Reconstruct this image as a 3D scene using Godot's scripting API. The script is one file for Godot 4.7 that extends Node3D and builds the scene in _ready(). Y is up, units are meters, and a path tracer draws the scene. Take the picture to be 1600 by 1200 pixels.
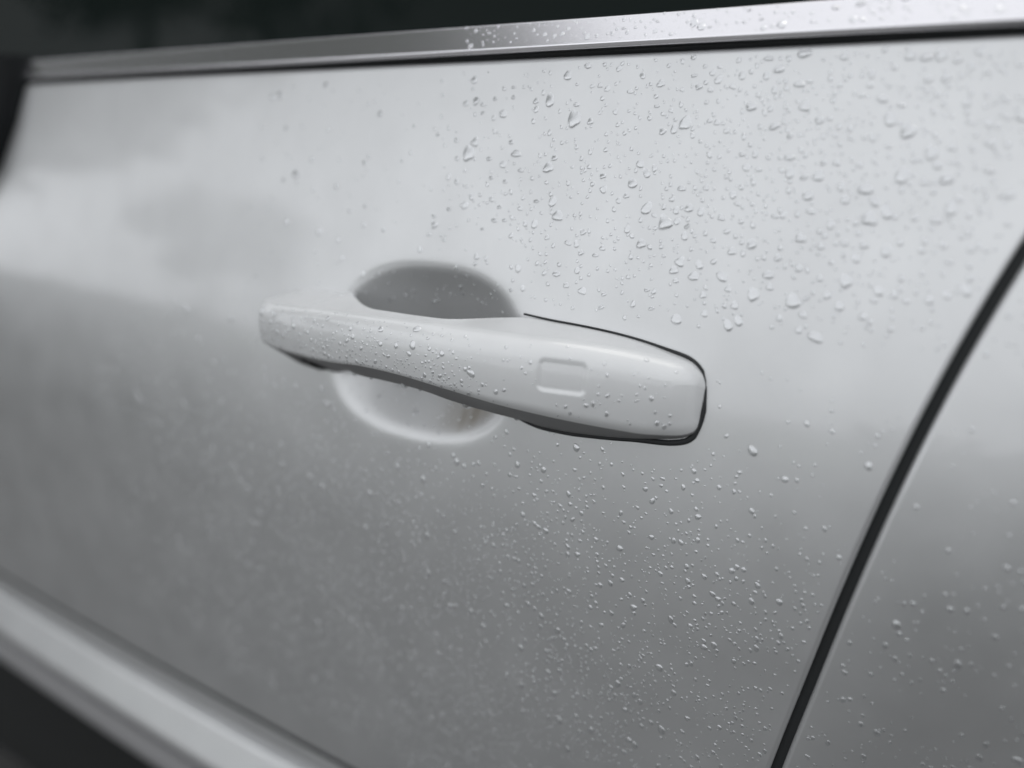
extends Node3D

const EYE := 0.92            # height of the camera above the road; body heights below are measured from it
const ROLL := 0.0022         # radius of the folded panel edges
const CUP := Vector2(-0.2185, -0.0992)
const CUP_A := 0.0525
const CUP_B := 0.0392
const CUP_DEPTH := 0.0200

var rng := RandomNumberGenerator.new()
var noise := FastNoiseLite.new()
var mats := {}
var names := {}
var car: Node3D
var handle_pos := []          # grid of points on the handle
var handle_nor := []
var handle_ring := 0
var front_from := 0
var front_to := 0
var handle_low := 0

# ------------------------------------------------------------------ naming helpers
func numbered(called: String) -> String:
	var k: int = names.get(called, 0)
	names[called] = k + 1
	return called if k == 0 else "%s_%03d" % [called, k]

func tag(o: Node, label: String, category: String, group := "") -> Node:
	o.set_meta("label", label)
	o.set_meta("category", category)
	if group:
		o.set_meta("group", group)
	return o

func thing(called: String, label: String, category: String, at := Vector3.ZERO, group := "") -> Node3D:
	var o := Node3D.new()
	o.name = numbered(called)
	add_child(o, true)
	o.position = at
	tag(o, label, category, group)
	return o

func piece(called: String, mesh: Mesh, m: Material, parent: Node) -> MeshInstance3D:
	var o := MeshInstance3D.new()
	o.name = called if parent != self else numbered(called)
	o.mesh = mesh
	o.material_override = m
	o.cast_shadow = GeometryInstance3D.SHADOW_CASTING_SETTING_ON
	parent.add_child(o, true)
	return o

# ------------------------------------------------------------------ mesh helpers
func tri_mesh(p: PackedVector3Array, n: PackedVector3Array, idx: PackedInt32Array, colors := PackedColorArray(), uv := PackedVector2Array()) -> ArrayMesh:
	# turn every triangle clockwise as seen from the side its normals point to
	for t in range(0, idx.size(), 3):
		var a := p[idx[t]]
		var c := (p[idx[t + 1]] - a).cross(p[idx[t + 2]] - a)
		if c.dot(n[idx[t]] + n[idx[t + 1]] + n[idx[t + 2]]) > 0.0:
			var s := idx[t + 1]
			idx[t + 1] = idx[t + 2]
			idx[t + 2] = s
	var arr := []
	arr.resize(Mesh.ARRAY_MAX)
	arr[Mesh.ARRAY_VERTEX] = p
	arr[Mesh.ARRAY_NORMAL] = n
	arr[Mesh.ARRAY_INDEX] = idx
	if colors.size():
		arr[Mesh.ARRAY_COLOR] = colors
	if uv.size():
		arr[Mesh.ARRAY_TEX_UV] = uv
	var m := ArrayMesh.new()
	m.add_surface_from_arrays(Mesh.PRIMITIVE_TRIANGLES, arr)
	return m

func sub_mesh(p: PackedVector3Array, n: PackedVector3Array, quads: PackedInt32Array, colors := PackedColorArray()) -> ArrayMesh:
	# keep only the vertices that the given quads use
	var old_to_new := {}
	var pp := PackedVector3Array()
	var nn := PackedVector3Array()
	var cc := PackedColorArray()
	var idx := PackedInt32Array()
	for q in range(0, quads.size(), 4):
		var v := [0, 0, 0, 0]
		for k in 4:
			var o := quads[q + k]
			if not old_to_new.has(o):
				old_to_new[o] = pp.size()
				pp.append(p[o])
				nn.append(n[o])
				if colors.size():
					cc.append(colors[o])
			v[k] = old_to_new[o]
		idx.append_array([v[0], v[1], v[2], v[0], v[2], v[3]])
	return tri_mesh(pp, nn, idx, cc)

func extrude_x(profile: Array, xs: Array, dz_of_x: Callable, smooth := true) -> ArrayMesh:
	# a profile of (z, y) points swept along the car
	var p := PackedVector3Array()
	var n := PackedVector3Array()
	var idx := PackedInt32Array()
	var m := profile.size()
	for i in xs.size():
		var x: float = xs[i]
		for k in m:
			var a: Vector2 = profile[maxi(k - 1, 0)]
			var b: Vector2 = profile[mini(k + 1, m - 1)]
			var t := (b - a).normalized()
			var c: Vector2 = profile[k]
			p.append(Vector3(x, EYE + c.y, c.x + dz_of_x.call(x)))
			n.append(Vector3(0, t.x, -t.y))
	for i in xs.size() - 1:
		for k in m - 1:
			var o := i * m + k
			idx.append_array([o, o + 1, o + m + 1, o, o + m + 1, o + m])
	return tri_mesh(p, n, idx)

func round_profile(pts: Array, radii: Array, seg := 6) -> Array:
	# an open polyline of Vector2 with its inner corners rounded
	var out := [pts[0]]
	for i in range(1, pts.size() - 1):
		out.append_array(corner(pts[i - 1], pts[i], pts[i + 1], radii[i], seg))
	out.append(pts[-1])
	return out

func corner(a: Vector2, b: Vector2, c: Vector2, r: float, seg: int) -> Array:
	var u := (a - b).normalized()
	var v := (c - b).normalized()
	var half := acos(clampf(u.dot(v), -1, 1)) * 0.5
	var d := r / tan(half)
	d = minf(d, 0.46 * minf(a.distance_to(b), c.distance_to(b)))
	var out := []
	var p0 := b + u * d
	var p2 := b + v * d
	for k in seg + 1:
		var t := float(k) / seg
		# a rational arc that is close to a circle
		var w := sin(half)
		var q := (p0 * (1 - t) * (1 - t) + b * (2 * w * t * (1 - t)) + p2 * t * t) / ((1 - t) * (1 - t) + 2 * w * t * (1 - t) + t * t)
		out.append(q)
	return out

func tube(path: PackedVector3Array, r: float, up: Vector3, seg := 8, flat := 1.0, girth := PackedFloat32Array()) -> ArrayMesh:
	var p := PackedVector3Array()
	var n := PackedVector3Array()
	var idx := PackedInt32Array()
	for i in path.size():
		var t := (path[mini(i + 1, path.size() - 1)] - path[maxi(i - 1, 0)]).normalized()
		var s := t.cross(up).normalized()
		var w := s.cross(t)
		var rr: float = r * (girth[i] if girth.size() else 1.0)
		for k in seg:
			var a := TAU * k / seg
			p.append(path[i] + s * (cos(a) * rr) + w * (sin(a) * rr * flat))
			n.append((s * cos(a) * flat + w * sin(a)).normalized())
	for i in path.size() - 1:
		for k in seg:
			var a := i * seg + k
			var b := i * seg + (k + 1) % seg
			idx.append_array([a, b, b + seg, a, b + seg, a + seg])
	return tri_mesh(p, n, idx)

func rounded_box(size: Vector3, r: float, seg := 4) -> ArrayMesh:
	var st := SurfaceTool.new()
	st.begin(Mesh.PRIMITIVE_TRIANGLES)
	var b := BoxMesh.new()
	b.size = Vector3.ONE * 2.0
	b.subdivide_width = 2 * seg
	b.subdivide_height = 2 * seg
	b.subdivide_depth = 2 * seg
	var arr := b.get_mesh_arrays()
	var pv: PackedVector3Array = arr[Mesh.ARRAY_VERTEX]
	var nv := PackedVector3Array()
	var half := size * 0.5
	for i in pv.size():
		var q := pv[i]
		var c := Vector3(signf(q.x) * maxf(half.x - r, 0), signf(q.y) * maxf(half.y - r, 0), signf(q.z) * maxf(half.z - r, 0))
		var d := q.normalized()
		var fade := Vector3(absf(q.x), absf(q.y), absf(q.z))
		c *= Vector3(minf(1, fade.x * 3), minf(1, fade.y * 3), minf(1, fade.z * 3))
		pv[i] = c + d * r
		nv.append(d)
	return tri_mesh(pv, nv, arr[Mesh.ARRAY_INDEX])

# ------------------------------------------------------------------ body shape
func skin(x: float, y: float) -> float:
	# the outer skin of the body side without the handle cup; y is measured from EYE
	var d := y + 0.2
	var z := 0.009 - (0.9 if d > 0.0 else 0.15) * d * d
	z -= (x + 0.2) * (x + 0.2) / 24.0
	# the panel behind the door swells towards the wheel arch and tucks in below it
	if x > gap_x(y) and y < -0.09:
		z -= 0.5 * (y + 0.09) * (y + 0.09) * smoothstep(0.0, 0.07, x - gap_x(y))
	return z

func cup_r(x: float, y: float) -> float:
	var u := (x - CUP.x - (y - CUP.y) * 0.08) / CUP_A
	var v := (y - CUP.y) / CUP_B
	return pow(pow(absf(u), 2.5) + pow(absf(v), 2.5), 1.0 / 2.5)

func surf(x: float, y: float) -> float:
	var z := skin(x, y)
	if absf(x - CUP.x) < 0.075 and absf(y - CUP.y) < 0.06:
		var r := cup_r(x, y)
		var t := (1.0 - r * r) / 0.07
		var soft := 0.07 * (t if t > 20.0 else log(1.0 + exp(t)))
		var e := soft / (1.0 + 0.12 * soft)
		z -= CUP_DEPTH * (1.0 - pow(maxf(0.0, 1.0 - e), 0.85))
	return z

func surf_normal(x: float, y: float) -> Vector3:
	var e := 0.0004
	return Vector3(-(surf(x + e, y) - surf(x - e, y)) / (2 * e), -(surf(x, y + e) - surf(x, y - e)) / (2 * e), 1.0).normalized()

const GAP_Y := [-0.48, -0.40, -0.32, -0.25, -0.20, -0.16, -0.12, -0.08, -0.04, 0.0, 0.04]
const GAP_X := [-0.066, -0.060, -0.0512, -0.0405, -0.0314, -0.0238, -0.0151, -0.0045, 0.0089, 0.0258, 0.047]

func table(xs: Array, ys: Array, x: float) -> float:
	# smooth interpolation through a table with rising xs
	var n := xs.size()
	if x <= xs[0]:
		return ys[0]
	if x >= xs[n - 1]:
		return ys[n - 1]
	var k := 0
	while x > xs[k + 1]:
		k += 1
	var h: float = xs[k + 1] - xs[k]
	var t: float = (x - xs[k]) / h
	var m0: float = (ys[k + 1] - ys[k]) / h
	var m1 := m0
	if k > 0:
		var mp: float = (ys[k] - ys[k - 1]) / (xs[k] - xs[k - 1])
		m0 = 0.0 if mp * m0 <= 0 else 2.0 * mp * m0 / (mp + m0)
	var ms: float = (ys[k + 1] - ys[k]) / h
	if k < n - 2:
		var mn: float = (ys[k + 2] - ys[k + 1]) / (xs[k + 2] - xs[k + 1])
		m1 = 0.0 if mn * ms <= 0 else 2.0 * mn * ms / (mn + ms)
	var t2 := t * t
	var t3 := t2 * t
	return (2 * t3 - 3 * t2 + 1) * ys[k] + (t3 - 2 * t2 + t) * h * m0 + (-2 * t3 + 3 * t2) * ys[k + 1] + (t3 - t2) * h * m1

func gap_x(y: float) -> float:
	return table(GAP_Y, GAP_X, y)

func front_gap_x(y: float) -> float:
	return -0.600 + 0.35 * (y - 0.03) - 0.6 * (y - 0.03) * (y - 0.03)

func panel(parent: Node, called: String, x_from: Callable, x_to: Callable, y_from: float, y_to: float, nx: int, ny: int, m: Material, cup_name := "") -> MeshInstance3D:
	# a sheet of body skin whose four edges are folded inwards
	var cols := []
	var rows := []
	for side in [[cols, nx], [rows, ny]]:
		var list: Array = side[0]
		var cnt: int = side[1]
		list.append([0.0, 0.0, 0.014, -1.0])
		list.append([0.0, 0.0, ROLL, -1.0])
		for k in range(1, 6):
			var a := PI / 2 * (1.0 - k / 6.0)
			list.append([0.0, ROLL * (1 - sin(a)), ROLL * (1 - cos(a)), -a / (PI / 2)])
		for k in cnt + 1:
			list.append([float(k) / cnt, ROLL * (1.0 - 2.0 * k / cnt), 0.0, 0.0])
		for k in range(1, 6):
			var a := PI / 2 * k / 6.0
			list.append([1.0, -ROLL * (1 - sin(a)), ROLL * (1 - cos(a)), a / (PI / 2)])
		list.append([1.0, 0.0, ROLL, 1.0])
		list.append([1.0, 0.0, 0.014, 1.0])
	var p := PackedVector3Array()
	var n := PackedVector3Array()
	var col := PackedColorArray()
	var w := cols.size()
	for r in rows:
		var y: float = lerpf(y_from, y_to, r[0]) + r[1]
		var xa: float = x_from.call(y)
		var xb: float = x_to.call(y)
		var sa: float = (x_from.call(y + 0.001) - xa) / 0.001
		var sb: float = (x_to.call(y + 0.001) - xb) / 0.001
		var ea := Vector3(1, -sa, 0).normalized()
		var eb := Vector3(1, -sb, 0).normalized()
		for c in cols:
			var x: float = lerpf(xa, xb, c[0]) + c[1]
			var s := surf_normal(x, y)
			var ex := ea if c[0] < 0.5 else eb
			var ax: float = c[3] * PI / 2
			var ay: float = r[3] * PI / 2
			p.append(Vector3(x, EYE + y, surf(x, y) - c[2] - r[2]))
			n.append((s * cos(ax) * cos(ay) + ex * sin(ax) + Vector3.UP * sin(ay)).normalized())
			if cup_name:
				# rusty brown grime washed down the rear of the cup
				var g := 0.0
				var q := cup_r(x, y)
				if q < 1.0:
					var streak := 0.5 + 0.5 * noise.get_noise_2d(x * 9000.0, y * 500.0 + 40.0)
					var wide := exp(-pow((x + 0.190) / 0.014, 2.0)) * smoothstep(-0.150, -0.128, y) * smoothstep(-0.094, -0.112, y)
					g = clampf(wide * (0.10 + 1.0 * streak), 0.0, 0.65) * smoothstep(1.0, 0.85, q)
				col.append(Color.WHITE.lerp(Color(0.42, 0.34, 0.24), g))
	var door := PackedInt32Array()
	var cup := PackedInt32Array()
	for j in rows.size() - 1:
		for i in w - 1:
			var o := j * w + i
			var list := door
			if cup_name and cup_r(p[o].x, p[o].y - EYE) < 1.12 and cup_r(p[o + w + 1].x, p[o + w + 1].y - EYE) < 1.12:
				cup.append_array([o, o + 1, o + w + 1, o + w])
			else:
				door.append_array([o, o + 1, o + w + 1, o + w])
	var d := piece(called, sub_mesh(p, n, door, col if cup_name else PackedColorArray()), m, parent)
	if cup_name:
		piece(cup_name, sub_mesh(p, n, cup, col), m, d)
	return d

# ------------------------------------------------------------------ materials
func noise_tex(freq: float, lo: Color, hi: Color, size := 512, kind := FastNoiseLite.TYPE_SIMPLEX_SMOOTH, normal := false, seed_ := 3) -> NoiseTexture2D:
	var f := FastNoiseLite.new()
	f.noise_type = kind
	f.frequency = freq
	f.seed = seed_
	f.fractal_octaves = 4
	var t := NoiseTexture2D.new()
	t.width = size
	t.height = size
	t.seamless = true
	t.noise = f
	if normal:
		t.as_normal_map = true
		t.bump_strength = 3.0
	else:
		var g := Gradient.new()
		g.set_color(0, lo)
		g.set_color(1, hi)
		t.color_ramp = g
	return t

func plain(called: String, linear: Color, rough: float, metal := 0.0) -> StandardMaterial3D:
	var m := StandardMaterial3D.new()
	m.resource_name = called
	m.albedo_color = linear.linear_to_srgb()
	m.roughness = rough
	m.metallic = metal
	mats[called] = m
	return m

func make_materials():
	var paint := plain("silver_paint", Color(0.735, 0.74, 0.742), 0.36, 0.76)
	paint.clearcoat_enabled = true
	paint.clearcoat = 1.0
	paint.clearcoat_roughness = 0.06
	paint.vertex_color_use_as_albedo = true
	var film := noise_tex(0.012, Color(0.41, 0.41, 0.41), Color(0.50, 0.50, 0.50), 512)
	paint.roughness = 1.0
	paint.roughness_texture = film
	paint.albedo_texture = noise_tex(0.016, Color(0.965, 0.965, 0.965), Color(1, 1, 1), 512, FastNoiseLite.TYPE_SIMPLEX_SMOOTH, false, 8)
	paint.uv1_triplanar = true
	paint.uv1_world_triplanar = true
	paint.uv1_scale = Vector3.ONE * 3.0
	var cap := paint.duplicate() as StandardMaterial3D
	cap.resource_name = "handle_paint"
	cap.albedo_color = Color(0.76, 0.765, 0.765).linear_to_srgb()
	cap.metallic = 0.15
	mats["handle_paint"] = cap
	plain("plastic_and_shade_grey", Color(0.23, 0.228, 0.23), 0.5)  # own colour of the sill lip; stands in for shade under the handle
	plain("rubber", Color(0.020, 0.022, 0.023), 0.65)
	plain("black_plastic", Color(0.008, 0.009, 0.010), 0.7)
	(mats["black_plastic"] as StandardMaterial3D).metallic_specular = 0.25
	plain("dark_lining", Color(0.008, 0.009, 0.009), 0.9)
	plain("seat_cloth", Color(0.015, 0.018, 0.018), 0.95)
	var trim := plain("bright_trim", Color(0.86, 0.845, 0.87), 0.24, 1.0)
	trim.uv1_triplanar = true
	var glass := plain("tinted_glass", Color(0.01, 0.014, 0.013), 0.0)
	glass.albedo_color.a = 0.985
	glass.transparency = BaseMaterial3D.TRANSPARENCY_ALPHA
	glass.metallic_specular = 0.12
	var water := plain("water", Color(1, 1, 1), 0.0)
	water.albedo_color = Color(0.97, 0.975, 0.98, 0.5)
	water.roughness = 0.26
	water.metallic = 0.9
	water.clearcoat_enabled = true
	water.clearcoat = 1.0
	water.clearcoat_roughness = 0.02
	water.transparency = BaseMaterial3D.TRANSPARENCY_ALPHA
	var road := plain("wet_asphalt", Color(1, 1, 1), 0.45)
	road.albedo_texture = noise_tex(0.03, Color(0.055, 0.055, 0.054).linear_to_srgb(), Color(0.125, 0.123, 0.120).linear_to_srgb())
	road.uv1_triplanar = true
	road.uv1_world_triplanar = true
	road.uv1_scale = Vector3.ONE * 0.7
	plain("kerb_stone", Color(0.25, 0.25, 0.24), 0.8)
	var bark := plain("bark", Color(0.05, 0.04, 0.03), 0.9)
	bark.uv1_triplanar = true
	var leaf := plain("leaf", Color(1, 1, 1), 0.6)
	leaf.vertex_color_use_as_albedo = true
	var lawn := plain("lawn", Color(0.05, 0.08, 0.03), 0.9)
	lawn.uv1_triplanar = true

# ------------------------------------------------------------------ camera, sky, exposure
func make_view():
	var cam := Camera3D.new()
	cam.name = "camera"
	add_child(cam)
	cam.position = Vector3(0, EYE, 0.28)
	cam.rotation_degrees = Vector3(-18, 31, 0)
	cam.near = 0.01
	cam.far = 400.0
	var at := CameraAttributesPhysical.new()
	at.frustum_focal_length = 24.64
	at.frustum_near = 0.01
	at.frustum_far = 400.0
	at.exposure_aperture = 2.15
	at.frustum_focus_distance = 0.319
	cam.attributes = at
	cam.fov = 51.93
	# an overcast sky: a little brighter low down, with soft cloud bellies all round
	var clouds := FastNoiseLite.new()
	clouds.seed = 4
	clouds.frequency = 1.3
	clouds.fractal_octaves = 4
	var im := Image.create_empty(512, 256, false, Image.FORMAT_RGBF)
	for j in 256:
		var up := (0.5 - (j + 0.5) / 256.0) * PI
		for i in 512:
			var a := (i + 0.5) / 512.0 * TAU
			var d := Vector3(cos(a) * cos(up), sin(up), sin(a) * cos(up))
			var c := Color(0.115, 0.115, 0.115)
			if up > 0.0:
				var v := lerpf(0.84, 0.60, pow(d.y, 0.7)) * (1.0 + 0.16 * clouds.get_noise_3d(d.x, d.y * 2.2, d.z))
				c = Color(v * 0.976, v, v * 1.036)
			im.set_pixel(i, j, c)
	var sky := PanoramaSkyMaterial.new()
	sky.panorama = ImageTexture.create_from_image(im)
	var env := Environment.new()
	env.background_mode = Environment.BG_SKY
	env.sky = Sky.new()
	env.sky.sky_material = sky
	env.tonemap_mode = Environment.TONE_MAPPER_LINEAR
	env.tonemap_exposure = 1.58
	env.sdfgi_enabled = true
	env.ssao_enabled = true
	env.ssil_enabled = true
	var we := WorldEnvironment.new()
	we.name = "world_environment"
	we.environment = env
	add_child(we)
	var sun := DirectionalLight3D.new()
	sun.name = "sun"
	sun.light_color = Color(1.0, 0.98, 0.95)
	sun.light_energy = 0.15
	sun.light_angular_distance = 45.0
	sun.shadow_enabled = true
	sun.rotation_degrees = Vector3(-64, 160, 0)
	add_child(sun)

# ------------------------------------------------------------------ handle
const HX := [-0.2990, -0.2975, -0.2935, -0.2850, -0.2770, -0.2700, -0.2630, -0.2570, -0.2500, -0.2430, -0.2350, -0.2200, -0.2050, -0.1900, -0.1820, -0.1740, -0.1660, -0.1580, -0.1500, -0.1400, -0.1300, -0.1200, -0.1100, -0.1000, -0.0900, -0.0855, -0.0832]
const HF := [0.0100, 0.0215, 0.0280, 0.0311, 0.0333, 0.0348, 0.0358, 0.0367, 0.0374, 0.0381, 0.0389, 0.0396, 0.0398, 0.0394, 0.0388, 0.0380, 0.0370, 0.0358, 0.0341, 0.0318, 0.0288, 0.0253, 0.0213, 0.0164, 0.0105, 0.0062, 0.0010]
const HYT := [-0.0820, -0.0795, -0.0786, -0.0782, -0.0779, -0.0776, -0.0772, -0.0768, -0.0765, -0.0763, -0.0761, -0.0759, -0.0757, -0.0757, -0.0757, -0.0757, -0.0758, -0.0759, -0.0762, -0.0765, -0.0771, -0.0780, -0.0793, -0.0814, -0.0846, -0.0880, -0.0925]
const HYB := [-0.0945, -0.0957, -0.0977, -0.0985, -0.0983, -0.0981, -0.0981, -0.0981, -0.0980, -0.0978, -0.0971, -0.0960, -0.0963, -0.0975, -0.0985, -0.0996, -0.1009, -0.1021, -0.1032, -0.1044, -0.1058, -0.1072, -0.1086, -0.1100, -0.1102, -0.1092, -0.1070]
const HYTB := [-0.0820, -0.0792, -0.0782, -0.0774, -0.0769, -0.0764, -0.0755, -0.0743, -0.0743, -0.0743, -0.0743, -0.0743, -0.0743, -0.0742, -0.0746, -0.0751, -0.0757, -0.0764, -0.0769, -0.0773, -0.0779, -0.0788, -0.0802, -0.0823, -0.0848, -0.0885, -0.0925]
const HYBB := [-0.1120, -0.1155, -0.1165, -0.1174, -0.1178, -0.1172, -0.1155, -0.1130, -0.1105, -0.1084, -0.1071, -0.1065, -0.1067, -0.1080, -0.1108, -0.1150, -0.1190, -0.1216, -0.1227, -0.1227, -0.1220, -0.1210, -0.1196, -0.1177, -0.1156, -0.1130, -0.1078]

func handle_back(x: float, zf: float) -> float:
	var grip := smoothstep(-0.275, -0.222, x) * (1.0 - smoothstep(-0.190, -0.155, x))
	return lerpf(-0.004, zf - 0.0165, grip)

func pad_depth(x: float, y: float) -> float:
	var q := Vector2(absf(x + 0.1300) - 0.0066, absf(y + 0.0893 + (x + 0.13) * 0.06) - 0.0040)
	var d := Vector2(maxf(q.x, 0), maxf(q.y, 0)).length() + minf(maxf(q.x, q.y), 0.0) - 0.0022
	return 0.00075 * smoothstep(0.0005, -0.0011, d)

func slot_depth(x: float, across: float) -> float:
	var u := (x + 0.2745) / 0.0085
	var v := (across - 0.5) / 0.30
	return 0.0035 * smoothstep(1.15, 0.7, sqrt(u * u + v * v))

func make_handle():
	var xs := []
	for k in 16:
		xs.append(lerpf(-0.2990, -0.2920, float(k) / 16.0))
	for k in 250:
		xs.append(lerpf(-0.2920, -0.0880, float(k) / 250.0))
	for k in 17:
		xs.append(lerpf(-0.0880, -0.0832, float(k) / 16.0))
	var rows := []
	var tags := []
	var w := 0
	for x in xs:
		var zf := table(HX, HF, x)
		var zb := minf(handle_back(x, zf), zf - 0.004)
		var a := Vector2(zb, table(HX, HYTB, x))
		var b := Vector2(zf - 0.0012, table(HX, HYT, x))
		var c := Vector2(zf - 0.0014, table(HX, HYB, x))
		var d := Vector2(minf(zb + 0.004, c.x - 0.001), table(HX, HYBB, x))
		var ring := []
		var kind := []
		var ca := corner(d, a, b, 0.0035, 8)
		var cb := corner(a, b, c, lerpf(0.0036, 0.0075, smoothstep(-0.26, -0.17, x)), 12)
		var cc := corner(b, c, d, lerpf(0.0026, 0.0065, smoothstep(-0.20, -0.13, x)), 8)
		var cd := corner(c, d, a, 0.0022, 6)
		ring.append_array(ca)
		for k in 9:
			kind.append(0)
		for k in range(1, 8):
			ring.append(ca[-1].lerp(cb[0], k / 8.0)); kind.append(0)
		ring.append_array(cb)
		for k in 13:
			kind.append(1)
		for k in range(1, 34):
			ring.append(cb[-1].lerp(cc[0], k / 34.0)); kind.append(1)
		ring.append_array(cc)
		for k in 9:
			kind.append(2 if k > 6 else 1)
		for k in range(1, 14):
			ring.append(cc[-1].lerp(cd[0], k / 14.0)); kind.append(2)
		ring.append_array(cd)
		for k in 7:
			kind.append(2)
		for k in range(1, 8):
			ring.append(cd[-1].lerp(ca[0], k / 8.0)); kind.append(3)
		w = ring.size()
		tags = kind
		var pts := PackedVector3Array()
		var h: float = b.y - c.y
		for k in w:
			var q: Vector2 = ring[k]
			var z := q.x
			if q.y < b.y + 0.001 and q.y > c.y - 0.001 and kind[k] in [1, 2] and q.x > zb + 0.5 * (zf - zb):
				# the face swells gently outwards between its two creases
				var t := clampf((b.y - q.y) / h, 0.0, 1.0)
				z += 0.0014 * sin(PI * t) * clampf(zf / 0.012, 0.0, 1.0)
			pts.append(Vector3(x, EYE + q.y, z + skin(x, q.y) * 0.6))
		rows.append(pts)
	var p := PackedVector3Array()
	for r in rows:
		p.append_array(r)
	var n := grid_normals(p, w, rows.size())
	# the touch pad and the slot are pressed into the finished surface
	var slot0 := 0
	for k in w:
		if tags[k] == 2:
			slot0 = k
			break
	var slot1 := slot0
	while tags[slot1 + 1] == 2:
		slot1 += 1
	handle_low = slot1 - 4
	var moved := p.duplicate()
	for j in rows.size():
		for k in w:
			var o := j * w + k
			if tags[k] == 1:
				moved[o] = p[o] - n[o] * pad_depth(p[o].x, p[o].y - EYE)
			elif tags[k] == 2:
				moved[o] = p[o] - n[o] * slot_depth(p[o].x, float(k - slot0) / (slot1 - slot0))
	p = moved
	n = grid_normals(p, w, rows.size())
	handle_pos = p
	handle_nor = n
	handle_ring = w
	var grip := PackedInt32Array()
	var pad := PackedInt32Array()
	var under := PackedInt32Array()
	var slot := PackedInt32Array()
	for j in rows.size() - 1:
		for k in w:
			var o := j * w + k
			var o2 := j * w + (k + 1) % w
			var quad := [o, o2, o2 + w, o + w]
			var mid := (p[o] + p[o2 + w]) * 0.5
			if tags[k] == 1 and pad_depth(mid.x, mid.y - EYE) > 0.0004:
				pad.append_array(quad)
			elif tags[k] == 2 and slot_depth(mid.x, float(k - slot0) / (slot1 - slot0)) > 0.0014:
				slot.append_array(quad)
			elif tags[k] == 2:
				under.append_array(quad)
			else:
				grip.append_array(quad)
	for k in range(1, w):
		if tags[k] == 1 and (front_from == 0):
			front_from = k
		if tags[k] == 1:
			front_to = k
	var root := Node3D.new()
	root.name = "door_handle"
	car.add_child(root, true)
	var hp: StandardMaterial3D = mats["handle_paint"]
	var g := piece("grip", sub_mesh(p, n, grip), hp, root)
	piece("touch_pad", sub_mesh(p, n, pad), hp, root)
	piece("underside", sub_mesh(p, n, under), mats["plastic_and_shade_grey"], root)  # shade below the painted bar is put into this darker grey
	piece("drain_slot", sub_mesh(p, n, slot), mats["dark_lining"], root)
	# the front end of the bar is closed by a small cap
	var cap := PackedVector3Array()
	var capn := PackedVector3Array()
	var idx := PackedInt32Array()
	var mid := Vector3.ZERO
	for k in w:
		mid += p[k] / w
	cap.append(mid)
	capn.append(Vector3.LEFT)
	for k in w:
		cap.append(p[k])
		capn.append(Vector3.LEFT)
		idx.append_array([0, 1 + k, 1 + (k + 1) % w])
	piece("end_cap", tri_mesh(cap, capn, idx), hp, root)
	# the rubber gasket that runs round the rear foot of the handle
	var path := PackedVector3Array()
	var outline := []
	for k in 80:
		outline.append(Vector2(lerpf(-0.166, -0.0832, k / 79.0), 1))
	var top := []
	var bottom := []
	for o in outline:
		top.append(Vector2(o.x, table(HX, HYTB, o.x)))
		bottom.append(Vector2(o.x, table(HX, HYBB, o.x)))
	bottom.reverse()
	var loop := top + bottom
	var count := loop.size()
	var smooth := []
	for k in count:
		var s := Vector2.ZERO
		var ww := 0.0
		for j in range(-3, 4):
			var i := clampi(k + j, 0, count - 1)
			s += loop[i]
			ww += 1.0
		smooth.append(s / ww)
	for k in count:
		var t: Vector2 = (smooth[mini(k + 1, count - 1)] - smooth[maxi(k - 1, 0)]).normalized()
		var out_ := Vector2(-t.y, t.x)
		var fat := lerpf(-0.0007, 0.0006, smoothstep(-0.112, -0.094, smooth[k].x)) if k >= 80 else 0.0003 + 0.0004 * smoothstep(-0.11, -0.09, smooth[k].x)
		var q: Vector2 = smooth[k] + out_ * fat
		q.x += 0.0008 * smoothstep(-0.087, -0.0838, smooth[k].x)
		path.append(Vector3(q.x, EYE + q.y, skin(q.x, q.y) + 0.0004))
	var girth := PackedFloat32Array()
	for q in path:
		girth.append((0.40 if q.y - EYE > -0.1 else 0.85) + 0.28 * smoothstep(-0.125, -0.092, q.x))
	piece("gasket", tube(path, 0.0011, Vector3.BACK, 8, 0.7, girth), mats["rubber"], root)

func grid_normals(p: PackedVector3Array, w: int, h: int) -> PackedVector3Array:
	# ring grid: closed across w, open along h
	var n := PackedVector3Array()
	n.resize(p.size())
	for j in h:
		for k in w:
			var a := p[j * w + (k + 1) % w] - p[j * w + (k + w - 1) % w]
			var b := p[mini(j + 1, h - 1) * w + k] - p[maxi(j - 1, 0) * w + k]
			var c := b.cross(a)
			n[j * w + k] = c.normalized() if c.length() > 1e-12 else Vector3.BACK
	# the rings run from the back over the top to the front, so this must point outwards
	var mid := Vector3.ZERO
	for k in w:
		mid += p[(h / 2) * w + k] / w
	var probe := (h / 2) * w + 10
	if n[probe].dot(p[probe] - mid) < 0:
		for i in n.size():
			n[i] = -n[i]
	return n

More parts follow.
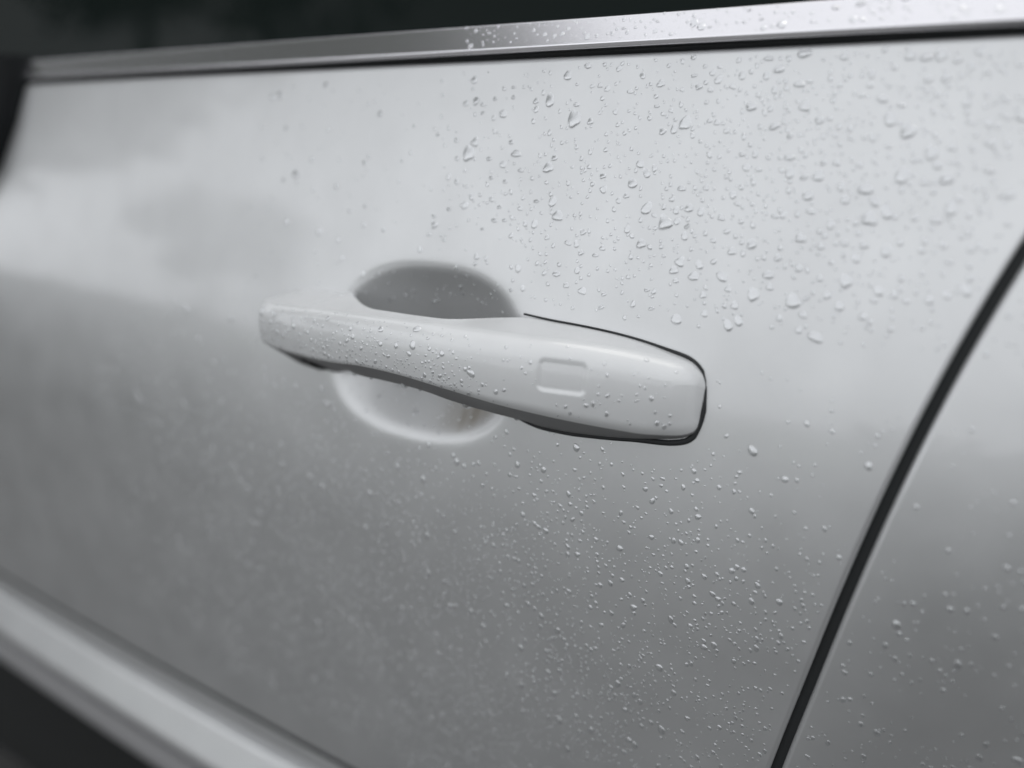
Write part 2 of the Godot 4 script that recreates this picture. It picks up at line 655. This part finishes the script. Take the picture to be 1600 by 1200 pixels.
# ------------------------------------------------------------------ car
func make_car():
	car = thing("car", "silver car seen close at its side, wet with rain, with a pull handle", "car")
	var paint: StandardMaterial3D = mats["silver_paint"]
	var belt := 0.0285
	var door := panel(car, "door", func(y): return front_gap_x(y) + 0.0025, func(y): return gap_x(y) - 0.0019, -0.3665, belt, 420, 262, paint, "handle_cup")
	panel(car, "rear_quarter_panel", func(y): return gap_x(y) + 0.0019, func(_y): return 0.60, -0.3665, belt, 120, 120, paint)
	panel(car, "front_wing", func(_y): return -1.70, func(y): return front_gap_x(y) - 0.0025, -0.3665, belt, 120, 60, paint)
	# black seals at the bottom of the gaps
	for which in [0, 1]:
		var p := PackedVector3Array()
		var n := PackedVector3Array()
		var idx := PackedInt32Array()
		for k in 81:
			var y := lerpf(-0.372, belt + 0.002, k / 80.0)
			var x := gap_x(y) if which == 0 else front_gap_x(y)
			for s in 5:
				var t := (s - 2) / 2.0
				p.append(Vector3(x + t * 0.009, EYE + y, skin(x, y) - 0.0035 - 0.006 * t * t))
				n.append(Vector3(t * 0.8, 0, 1).normalized())
		for k in 80:
			for s in 4:
				var o := k * 5 + s
				idx.append_array([o, o + 1, o + 6, o, o + 6, o + 5])
		piece("door_seal", tri_mesh(p, n, idx), mats["rubber"], car)
	# belt line: black wiper rubber and a bright moulding that leans with the glass
	var along := []
	for k in 121:
		along.append(lerpf(-1.70, 0.60, k / 120.0))
	var zb := func(x): return skin(x, belt)
	var rubber := [Vector2(-0.016, 0.024), Vector2(-0.0060, 0.0268), Vector2(-0.0034, 0.0300), Vector2(-0.0042, 0.0330), Vector2(-0.014, 0.036)]
	piece("belt_rubber", extrude_x(round_profile(rubber, [0, .001, .001, .001, 0]), along, zb), mats["rubber"], car)
	var moulding := [Vector2(-0.010, 0.0306), Vector2(0.0012, 0.0310), Vector2(0.0016, 0.0330), Vector2(-0.0055, 0.0435), Vector2(-0.0085, 0.0440), Vector2(-0.018, 0.040)]
	piece("belt_moulding", extrude_x(round_profile(moulding, [0, .0006, .0009, .0014, .001, 0]), along, zb), mats["bright_trim"], car)
	# black raised plate at the front corner of the belt line
	var tri := PackedVector2Array([Vector2(-0.779, 0.052), Vector2(-0.619, 0.050), Vector2(-0.587, 0.046), Vector2(-0.583, 0.030), Vector2(-0.586, 0.004), Vector2(-0.597, -0.024), Vector2(-0.619, -0.044), Vector2(-0.779, -0.052)])
	var tp := PackedVector3Array()
	var tn := PackedVector3Array()
	var ti := PackedInt32Array()
	var center := Vector2(-0.67, 0.0)
	for ringk in 5:
		var s: float = [1.0, 1.0, 0.985, 0.95, 0.0][ringk]
		var up: float = [-0.006, 0.007, 0.0105, 0.012, 0.013][ringk]
		for q in tri:
			var c := center + (q - center) * s
			tp.append(Vector3(c.x, EYE + c.y, skin(c.x, minf(c.y, belt)) + up - maxf(0.0, c.y - belt) * 0.4))
			var o := (q - center).normalized()
			var tilt: float = [0.0, 0.35, 0.8, 0.97, 1.0][ringk]
			tn.append(Vector3(o.x * (1 - tilt), o.y * (1 - tilt), tilt).normalized())
	var tw := tri.size()
	for ringk in 4:
		for k in tw:
			var a := ringk * tw + k
			var b := ringk * tw + (k + 1) % tw
			ti.append_array([a, b, b + tw, a, b + tw, a + tw])
	piece("corner_plate", tri_mesh(tp, tn, ti), mats["black_plastic"], car)
	# sill under the door: narrow strip, groove, wide ledge, lower lip, black underbody
	var zs := func(x): return -0.0003 - (x + 0.2) * (x + 0.2) / 24.0
	var strip := [Vector2(-0.0025, -0.3762), Vector2(-0.0020, -0.3785), Vector2(-0.0012, -0.3820), Vector2(-0.0016, -0.3890), Vector2(-0.004, -0.3945), Vector2(-0.014, -0.3950)]
	var seal := [Vector2(-0.004, -0.3668), Vector2(0.0015, -0.3690), Vector2(0.0012, -0.3745), Vector2(-0.006, -0.3775)]
	piece("sill_seal", extrude_x(seal, along, zs), mats["rubber"], car)
	piece("sill_strip", extrude_x(round_profile(strip, [0, .01, .02, .002, .002, 0]), along, zs), paint, car)
	var sill := [Vector2(-0.014, -0.3985), Vector2(-0.006, -0.3990), Vector2(0.000, -0.4015), Vector2(0.0115, -0.4240), Vector2(0.0120, -0.4310), Vector2(0.006, -0.4410), Vector2(0.000, -0.4460)]
	piece("sill", extrude_x(round_profile(sill, [0, .003, .006, .008, .005, .004, 0]), along, zs), paint, car)
	var lip := [Vector2(-0.004, -0.4450), Vector2(0.0060, -0.4470), Vector2(0.0120, -0.4520), Vector2(0.0130, -0.4600), Vector2(0.006, -0.4650), Vector2(-0.05, -0.468)]
	piece("sill_lip", extrude_x(round_profile(lip, [0, .002, .003, .003, .003, 0]), along, zs), mats["plastic_and_shade_grey"], car)
	var under := rounded_box(Vector3(2.6, 0.30, 1.5), 0.02)
	var ub := piece("underbody", under, mats["dark_lining"], car)
	ub.position = Vector3(-0.55, EYE - 0.575, -0.81)
	# glasshouse: tinted panes, roof, far side and a seat that shows as a dark shape
	var lean := 0.42
	for side in [0, 1]:
		var zz := -0.050 if side == 0 else -1.60
		var dirz := -1.0 if side == 0 else 1.0
		var p := PackedVector3Array()
		var n := PackedVector3Array()
		var idx := PackedInt32Array()
		for k in 9:
			for i in 24:
				var x := lerpf(-1.15, 0.55, i / 23.0)
				var t := k / 8.0
				p.append(Vector3(x, EYE + 0.020 + 0.40 * t, zz + dirz * (lean * 0.40 * t + 0.03 * t * t) + dirz * (x + 0.2) * (x + 0.2) / 24.0))
				n.append(Vector3(0, lean, -dirz).normalized())
		for k in 8:
			for i in 23:
				var o := k * 24 + i
				idx.append_array([o, o + 1, o + 25, o, o + 25, o + 24])
		piece("window", tri_mesh(p, n, idx), mats["tinted_glass"], car)
	var far_side := piece("far_door", rounded_box(Vector3(2.6, 0.62, 0.12), 0.03), paint, car)
	far_side.position = Vector3(-0.55, EYE - 0.28, -1.58)
	var roof := piece("roof", rounded_box(Vector3(1.75, 0.05, 1.24), 0.024), paint, car)
	roof.position = Vector3(-0.30, EYE + 0.440, -0.825)
	for q in [[-1.19, -0.14], [0.57, -0.14], [-1.19, -1.51], [0.57, -1.51]]:
		var pil := piece("pillar", rounded_box(Vector3(0.09, 0.46, 0.07), 0.02), mats["black_plastic"], car)
		pil.position = Vector3(q[0], EYE + 0.21, q[1])
		pil.rotation.x = -0.36 if q[1] > -0.5 else 0.36
	for q in [[-0.62, -0.47], [-0.62, -1.17]]:
		var seat := Node3D.new()
		seat.name = "seat"
		car.add_child(seat, true)
		seat.position = Vector3(q[0], EYE, q[1])
		var back := piece("backrest", rounded_box(Vector3(0.16, 0.66, 0.48), 0.07), mats["seat_cloth"], seat)
		back.position = Vector3(0.05, -0.18, 0)
		back.rotation.z = -0.25
		var head := piece("headrest", rounded_box(Vector3(0.11, 0.19, 0.27), 0.05), mats["seat_cloth"], seat)
		head.position = Vector3(0.15, 0.24, 0)
		head.rotation.z = -0.2
	piece("door_lining", rounded_box(Vector3(2.5, 0.60, 0.03), 0.012), mats["dark_lining"], car).position = Vector3(-0.55, EYE - 0.285, -0.10)

# ------------------------------------------------------------------ surroundings
func make_ground():
	var ground := PlaneMesh.new()
	ground.size = Vector2(300, 300)
	var g := piece("road", ground, mats["wet_asphalt"], self)
	g.set_meta("kind", "structure")
	for s in [[1, 7.0], [-1, -4.5]]:
		var k := piece("kerb", rounded_box(Vector3(80, 0.26, 0.15), 0.02), mats["kerb_stone"], self)
		k.position = Vector3(0, 0.0, s[1])
		k.set_meta("kind", "structure")
		var v := PlaneMesh.new()
		v.size = Vector2(80, 30)
		var l := piece("verge", v, mats["lawn"], self)
		l.position = Vector3(0, 0.11, s[1] + s[0] * 15.07)
		l.set_meta("kind", "structure")

func crown_mesh(seed_: int, r: Vector3, count: int, size: float) -> ArrayMesh:
	var g := RandomNumberGenerator.new()
	g.seed = seed_
	var p := PackedVector3Array()
	var n := PackedVector3Array()
	var c := PackedColorArray()
	var idx := PackedInt32Array()
	var clumps := []
	for k in 26:
		var d := Vector3(g.randfn(), g.randfn(), g.randfn()).normalized() * pow(g.randf(), 0.4)
		clumps.append([d * r * 0.78, g.randf_range(0.28, 0.46), g.randf_range(0.65, 1.35)])
	for k in count:
		var q: Array = clumps[g.randi() % clumps.size()]
		var d := Vector3(g.randfn(), g.randfn(), g.randfn()).normalized() * pow(g.randf(), 0.5)
		var at: Vector3 = q[0] + d * r * q[1]
		var t := Vector3(g.randfn(), g.randfn(), g.randfn()).normalized()
		var b := t.cross(Vector3(g.randfn(), g.randfn(), g.randfn())).normalized()
		var nn := t.cross(b)
		var s := size * g.randf_range(0.6, 1.3)
		var o := p.size()
		p.append_array([at - t * s, at + b * s * 0.45, at + t * s, at - b * s * 0.45])
		var tint: float = q[2] * g.randf_range(0.8, 1.2)
		for j in 4:
			n.append(nn)
			c.append(Color(0.040 * tint, 0.062 * tint, 0.024 * tint))
		idx.append_array([o, o + 1, o + 2, o, o + 2, o + 3])
	return tri_mesh(p, n, idx, c)

func make_shade_hedge():
	# a clipped hedge added unseen beside the car to darken what the lower panels reflect
	var g := RandomNumberGenerator.new()
	g.seed = 5
	var p := PackedVector3Array()
	var n := PackedVector3Array()
	var c := PackedColorArray()
	var idx := PackedInt32Array()
	for k in 16000:
		var at := Vector3(g.randf_range(0.0, 4.6), g.randf_range(0.04, 0.86), g.randf_range(0.0, 0.6))
		at += Vector3(0, 0.04 * noise.get_noise_2d(at.x * 300.0, at.z * 300.0), 0.06 * noise.get_noise_2d(at.x * 250.0, at.y * 250.0))
		var t := Vector3(g.randfn(), g.randfn(), g.randfn()).normalized()
		var b := t.cross(Vector3(g.randfn(), g.randfn(), g.randfn())).normalized()
		var s := g.randf_range(0.022, 0.04)
		var o := p.size()
		p.append_array([at - t * s, at + b * s * 0.5, at + t * s, at - b * s * 0.5])
		var tint := g.randf_range(0.6, 1.3)
		for j in 4:
			n.append(t.cross(b))
			c.append(Color(0.024 * tint, 0.032 * tint, 0.019 * tint))
		idx.append_array([o, o + 1, o + 2, o, o + 2, o + 3])
	var foliage := tri_mesh(p, n, idx, c)
	var stick := trunk_mesh(0.7, 0.02)
	for place in [[-0.10, "low clipped dark hedge added unseen alongside the rear of the car to darken its reflections"], [-6.9, "low clipped dark hedge added unseen alongside the front of the car to darken its reflections"]]:
		var h := thing("shade_hedge", place[1], "shade_hedge", Vector3(place[0], 0, 1.08), "unseen hedges added to darken reflections")
		piece("foliage", foliage, mats["leaf"], h)
		for k in 8:
			var stem := piece("stem", stick, mats["bark"], h)
			stem.position = Vector3(0.3 + k * 0.57, 0, 0.3)

func trunk_mesh(h: float, r: float) -> ArrayMesh:
	var p := PackedVector3Array()
	var n := PackedVector3Array()
	var idx := PackedInt32Array()
	for j in 9:
		var t := j / 8.0
		for k in 12:
			var a := TAU * k / 12.0
			var rr := r * (1.0 - 0.55 * t) * (1.0 + 0.5 * exp(-t * 14.0)) * (1.0 + 0.08 * sin(a * 3.0 + t * 4.0))
			p.append(Vector3(cos(a) * rr + 0.05 * sin(t * 5.0), h * t, sin(a) * rr))
			n.append(Vector3(cos(a), 0, sin(a)))
	for j in 8:
		for k in 12:
			var a := j * 12 + k
			var b := j * 12 + (k + 1) % 12
			idx.append_array([a, b, b + 12, a, b + 12, a + 12])
	return tri_mesh(p, n, idx)

func make_trees():
	var tm := trunk_mesh(3.4, 0.20)
	var crowns := [crown_mesh(11, Vector3(2.6, 2.3, 2.4), 5200, 0.17), crown_mesh(12, Vector3(2.2, 2.8, 2.2), 5200, 0.17)]
	var spots := [  # the first two are put in unseen to darken reflections towards the front
		[-5.8, 1.5, 1.0, "tall green tree added unseen ahead of the car, stretched to darken the moulding reflection"],
		[-9.4, 2.6, 1.3, "wide green tree added unseen behind the tall one to dim reflections on the door"],
		[-15.5, 11.4, 1.0, "green roadside tree farthest ahead of the car across the road"],
		[11.5, 12.0, 0.9, "green roadside tree behind the car across the road"],
		[-3.5, -9.0, 1.0, "dark green tree seen through the car windows"],
		[-9.0, -8.2, 1.1, "dark green tree beyond the front of the car"],
		[-14.5, -10.2, 1.1, "dark green tree far beyond the front of the car"],
		[2.0, -9.6, 0.95, "dark green tree straight behind the rear window"],
	]
	for k in spots.size():
		var s: Array = spots[k]
		var t := thing("roadside_tree", s[3], "tree", Vector3(s[0], 0.1, s[1]), "trees along the road")
		t.scale = Vector3.ONE * s[2] if k > 0 else Vector3(0.95, 1.6, 0.95)
		t.rotation.y = k * 1.7
		piece("trunk", tm, mats["bark"], t)
		var c := piece("crown", crowns[k % 2], mats["leaf"], t)
		c.position.y = 4.4

# ------------------------------------------------------------------ water
func drop_mesh(seed_: int, lumpy: float, sag: float, long: float, height: float, plump: float, around := 22, ups := 7) -> ArrayMesh:
	# one drop of unit radius on a surface whose outside is +z and whose upper side is +y
	var g := RandomNumberGenerator.new()
	g.seed = seed_
	var taper := g.randf_range(0.1, 0.5) * sag
	var ph := [g.randf() * TAU, g.randf() * TAU, g.randf() * TAU]
	var am := [g.randf_range(0.5, 1.0) * lumpy, g.randf_range(0.3, 1.0) * lumpy, g.randf_range(0.1, 0.6) * lumpy]
	var p := PackedVector3Array()
	var idx := PackedInt32Array()
	var shape := func(rho: float, a: float) -> Vector3:
		var rr: float = 1.0 + am[0] * sin(2 * a + ph[0]) + am[1] * sin(3 * a + ph[1]) + am[2] * sin(5 * a + ph[2])
		var x := cos(a) * rr * rho
		var y := sin(a) * rr * rho * long
		x *= 1.0 - taper * clampf(y / long, -1, 1)
		var h := height * pow(maxf(0.0, 1.0 - pow(rho, plump)), 0.5)
		h *= 1.0 - sag * smoothstep(-0.85, 1.0, y / long)
		return Vector3(x, y, h - 0.012)
	p.append(shape.call(0.0, 0.0))
	for j in range(1, ups + 1):
		var rho := sin(PI / 2 * j / ups)
		for k in around:
			p.append(shape.call(rho, TAU * k / around))
	for k in around:
		idx.append_array([0, 1 + k, 1 + (k + 1) % around])
	for j in ups - 1:
		for k in around:
			var a := 1 + j * around + k
			var b := 1 + j * around + (k + 1) % around
			idx.append_array([a, b, b + around, a, b + around, a + around])
	var n := PackedVector3Array()
	n.resize(p.size())
	for t in range(0, idx.size(), 3):
		var a := p[idx[t]]
		var c := (p[idx[t + 1]] - a).cross(p[idx[t + 2]] - a)
		if c.dot(a + p[idx[t + 1]] + Vector3(0, 0, 0.5)) < 0:
			c = -c
		for j in 3:
			n[idx[t + j]] += c
	for i in n.size():
		n[i] = n[i].normalized()
	return tri_mesh(p, n, idx)

func on_surface(at: Vector3, n: Vector3, r: float, spin: float) -> Transform3D:
	var up := (Vector3.UP - n * n.y).normalized()
	var b := Basis(up.cross(n).normalized(), up, n)
	b = b.rotated(n, spin)
	return Transform3D(b.scaled_local(Vector3.ONE * r), at)

func make_water():
	var small := []
	var large := []
	var bead := drop_mesh(31, 0.03, 0.1, 1.2, 1.15, 2.0, 20, 9)
	for k in 6:
		small.append(drop_mesh(40 + k, 0.07, 0.3, [1.2, 1.5, 1.0][k % 3], 0.45, 2.2, 14, 6))
	for k in 20:
		large.append(drop_mesh(80 + k, [0.05, 0.09, 0.13, 0.07][k % 4], 0.93, [0.7, 1.0, 1.4, 0.8, 1.15][k % 5], 0.40, 2.7, 40, 11))
	var drops := []   # [radius, transform, mesh, place]
	var taken := {}
	var free := func(x: float, y: float, r: float, cell: float) -> bool:
		var cx := int(floor(x / cell))
		var cy := int(floor(y / cell))
		for i in range(-1, 2):
			for j in range(-1, 2):
				for q in taken.get(Vector2i(cx + i, cy + j), []):
					if Vector2(q.x, q.y).distance_to(Vector2(x, y)) < q.z + r * 1.15:
						return false
		var key := Vector2i(cx, cy)
		if not taken.has(key):
			taken[key] = []
		taken[key].append(Vector3(x, y, r))
		return true
	# large flat beads on the upper half of the door
	for k in 9500:
		var x := rng.randf_range(-0.34, 0.16)
		var y := rng.randf_range(-0.085, 0.026)
		var g := gap_x(y)
		var dense := clampf(1.0 - absf(x + 0.055) / 0.19, 0.20 - 0.13 * smoothstep(-0.15, -0.20, x), 1.0) * (0.35 + 0.65 * smoothstep(-0.085, -0.02, y))
		if rng.randf() > dense or absf(x - g) < 0.006 or cup_r(x, y) < 1.0:
			continue
		if x > -0.17 and y < -0.072:
			continue
		var r := 0.00068 * exp(rng.randfn() * 0.5)
		if rng.randf() < 0.13:
			r = lerpf(0.0012, 0.0030, pow(rng.randf(), 1.7))
		r = clampf(r, 0.0004, 0.0033)
		if not free.call(x, y, r, 0.0078):
			continue
		var big := r > 0.0011
		var mesh: Mesh = large[rng.randi() % large.size()] if big else small[rng.randi() % small.size()]
		drops.append([r, on_surface(Vector3(x, EYE + y, surf(x, y)), surf_normal(x, y), r, rng.randfn() * (0.35 if big else 0.5)), mesh, "upper" if x < g else "quarter"])
	# fine spray on the lower half
	for k in 25000:
		var x := rng.randf_range(-0.48, 0.14)
		var y := rng.randf_range(-0.34, -0.085)
		var g := gap_x(y)
		var dense := smoothstep(-0.08, -0.19, y) * clampf(1.15 - absf(x + 0.15) / 0.30, 0.12, 1.0)
		dense *= clampf(0.75 + 0.9 * noise.get_noise_2d(x * 1400.0, y * 1400.0), 0.1, 1.0)
		dense = maxf(dense, 0.10)
		if x > g:
			dense *= 0.5
		if rng.randf() > dense or absf(x - g) < 0.006 or cup_r(x, y) < 1.06:
			continue
		if x > -0.30 and x < -0.08 and y > -0.122 and y < -0.07:
			continue
		var r := clampf(0.00052 * exp(rng.randfn() * 0.45), 0.00026, 0.0016)
		if not free.call(x, y, r, 0.0078):
			continue
		drops.append([r, on_surface(Vector3(x, EYE + y, surf(x, y)), surf_normal(x, y), r, rng.randfn() * 0.35 + 0.45), small[rng.randi() % small.size()], "lower" if x < g else "quarter"])
	# drops in the cup
	for k in 460:
		var x := CUP.x + rng.randf_range(-1, 1) * CUP_A
		var y := CUP.y + rng.randf_range(-1, 1) * CUP_B
		if cup_r(x, y) > 0.97 or (y > -0.115 and y < -0.08):
			continue
		var r := clampf(0.0006 * exp(rng.randfn() * 0.6), 0.00025, 0.0022)
		if not free.call(x, y, r, 0.0078):
			continue
		drops.append([r, on_surface(Vector3(x, EYE + y, surf(x, y)), surf_normal(x, y), r, rng.randfn() * 0.4), (large if r > 0.001 else small)[rng.randi() % 6], "cup"])
	# drops on the face of the handle
	var stations: int = handle_pos.size() / handle_ring
	for k in 1900:
		var j := rng.randi_range(6, stations - 22)
		var i := rng.randi_range(front_from + 4, front_to - 1)
		var o := j * handle_ring + i
		var at: Vector3 = handle_pos[o]
		var low := float(i - front_from) / (front_to - front_from)
		var dense := 0.16
		if at.x < -0.165:
			dense = 0.35 + 0.65 * low
		if rng.randf() > dense or pad_depth(at.x, at.y - EYE) > 0.0:
			continue
		var r := clampf(0.00045 * exp(rng.randfn() * 0.55), 0.0002, 0.0016 if at.x < -0.165 else 0.0010)
		if not free.call(at.x + 10.0, at.y, r, 0.0078):
			continue
		drops.append([r, on_surface(at, handle_nor[o], r, rng.randfn() * 0.5), small[rng.randi() % small.size()], "handle"])
	# beads on the bright moulding
	for k in 420:
		var x := rng.randf_range(-0.22, 0.10)
		var t := rng.randf()
		var y := lerpf(0.0345, 0.0432, t)
		var z := lerpf(0.0006, -0.0053, t) + skin(x, 0.0285)
		var r := clampf(0.0006 * exp(rng.randfn() * 0.6), 0.00025, 0.0018)
		if not free.call(x, y + 20.0, r, 0.0078):
			continue
		drops.append([r, on_surface(Vector3(x, EYE + y, z), Vector3(0, 0.56, 0.83).normalized(), r, rng.randfn() * 0.4), (large if r > 0.0009 else small)[rng.randi() % 6], "trim"])
	# drops that gather along the lower edge of the handle and hang from it
	for q in [[-0.281, 0.0013], [-0.272, 0.0009], [-0.2385, 0.0018], [-0.223, 0.0011], [-0.2045, 0.0019], [-0.196, 0.0010], [-0.1785, 0.0020], [-0.163, 0.0012]]:
		var j := 0
		while handle_pos[j * handle_ring].x < q[0]:
			j += 1
		var o := j * handle_ring + handle_low
		var n: Vector3 = (handle_nor[o] + Vector3(0, -0.5, 0.6)).normalized()
		drops.append([q[1] + 0.001, on_surface(handle_pos[o] - n * q[1] * 0.25, n, q[1], 0.0), bead, "hanging"])
	drops.sort_custom(func(a, b): return a[0] > b[0])
	var words := {
		"upper_left": ["faint water drop on the bright door above the handle recess", "water drops above the handle recess"],
		"upper_belt": ["clear flat water drop on the door just under the bright belt moulding", "water drops under the belt moulding"],
		"upper_middle": ["clear flat water drop on the bright upper door, midway between handle and moulding", "water drops on the upper door"],
		"upper_handle": ["clear water drop on the door just above the rear end of the handle", "water drops above the rear of the handle"],
		"upper_gap": ["blurred flat water drop on the upper door beside the dark door gap", "water drops beside the door gap"],
		"lower_handle": ["small raised water drop on the grey door close under the handle", "water drops close under the handle"],
		"lower_gap": ["small water drop on the grey lower door beside the dark door gap", "water drops on the lower door by the gap"],
		"lower": ["tiny bright water drop of the spray low on the grey door", "water drops low on the door"],
		"quarter": ["blurred water drop on the panel behind the dark door gap", "water drops on the rear panel"],
		"cup": ["clear water drop sitting inside the recess behind the door handle", "water drops in the handle recess"],
		"hanging": ["clear water drop hanging from the lower edge of the door handle", "water drops hanging under the handle"],
		"handle": ["small round water drop on the front face of the door handle", "water drops on the handle"],
		"trim": ["clear water drop beading on the bright belt moulding above the door", "water drops on the moulding"],
	}
	var firsts := {}
	var rest := {}
	for k in drops.size():
		var d: Array = drops[k]
		if k < 300:
			var o := piece("water_drop", d[2], mats["water"], self)
			o.transform = d[1]
			var place: String = d[3]
			var at: Vector3 = o.position
			if place == "upper":
				place = "upper_belt" if at.y - EYE > 0.008 else "upper_left" if at.x < -0.16 else "upper_gap" if gap_x(at.y - EYE) - at.x < 0.035 else "upper_handle" if at.y - EYE < -0.045 else "upper_middle"
			elif place == "lower":
				place = "lower_gap" if gap_x(at.y - EYE) - at.x < 0.05 else "lower_handle" if at.y - EYE > -0.165 else "lower"
			if firsts.has(place):
				tag(o, words[place][0], "water drop", words[place][1])
			else:
				firsts[place] = true
				tag(o, "largest " + (words[place][0] as String).replace("small ", "").replace("tiny ", ""), "water drop", words[place][1])
		else:
			if not rest.has(d[2]):
				rest[d[2]] = []
			rest[d[2]].append(d[1])
	var spray := Node3D.new()
	spray.name = "rain_spray"
	add_child(spray, true)
	tag(spray, "fine rain spray of tiny droplets spread over the silver paint", "droplets")
	spray.set_meta("kind", "stuff")
	for mesh in rest:
		var mm := MultiMesh.new()
		mm.transform_format = MultiMesh.TRANSFORM_3D
		mm.mesh = mesh
		mm.instance_count = rest[mesh].size()
		for k in rest[mesh].size():
			mm.set_instance_transform(k, rest[mesh][k])
		var mi := MultiMeshInstance3D.new()
		mi.name = "droplets"
		mi.multimesh = mm
		mi.material_override = mats["water"]
		mi.set_meta("kind", "stuff")
		spray.add_child(mi, true)
	print("drops ", drops.size())

func _ready():
	make_view()
	rng.seed = 20240611
	noise.seed = 7
	noise.frequency = 0.01
	make_materials()
	make_ground()
	make_car()
	make_handle()
	make_trees()
	make_shade_hedge()
	make_water()
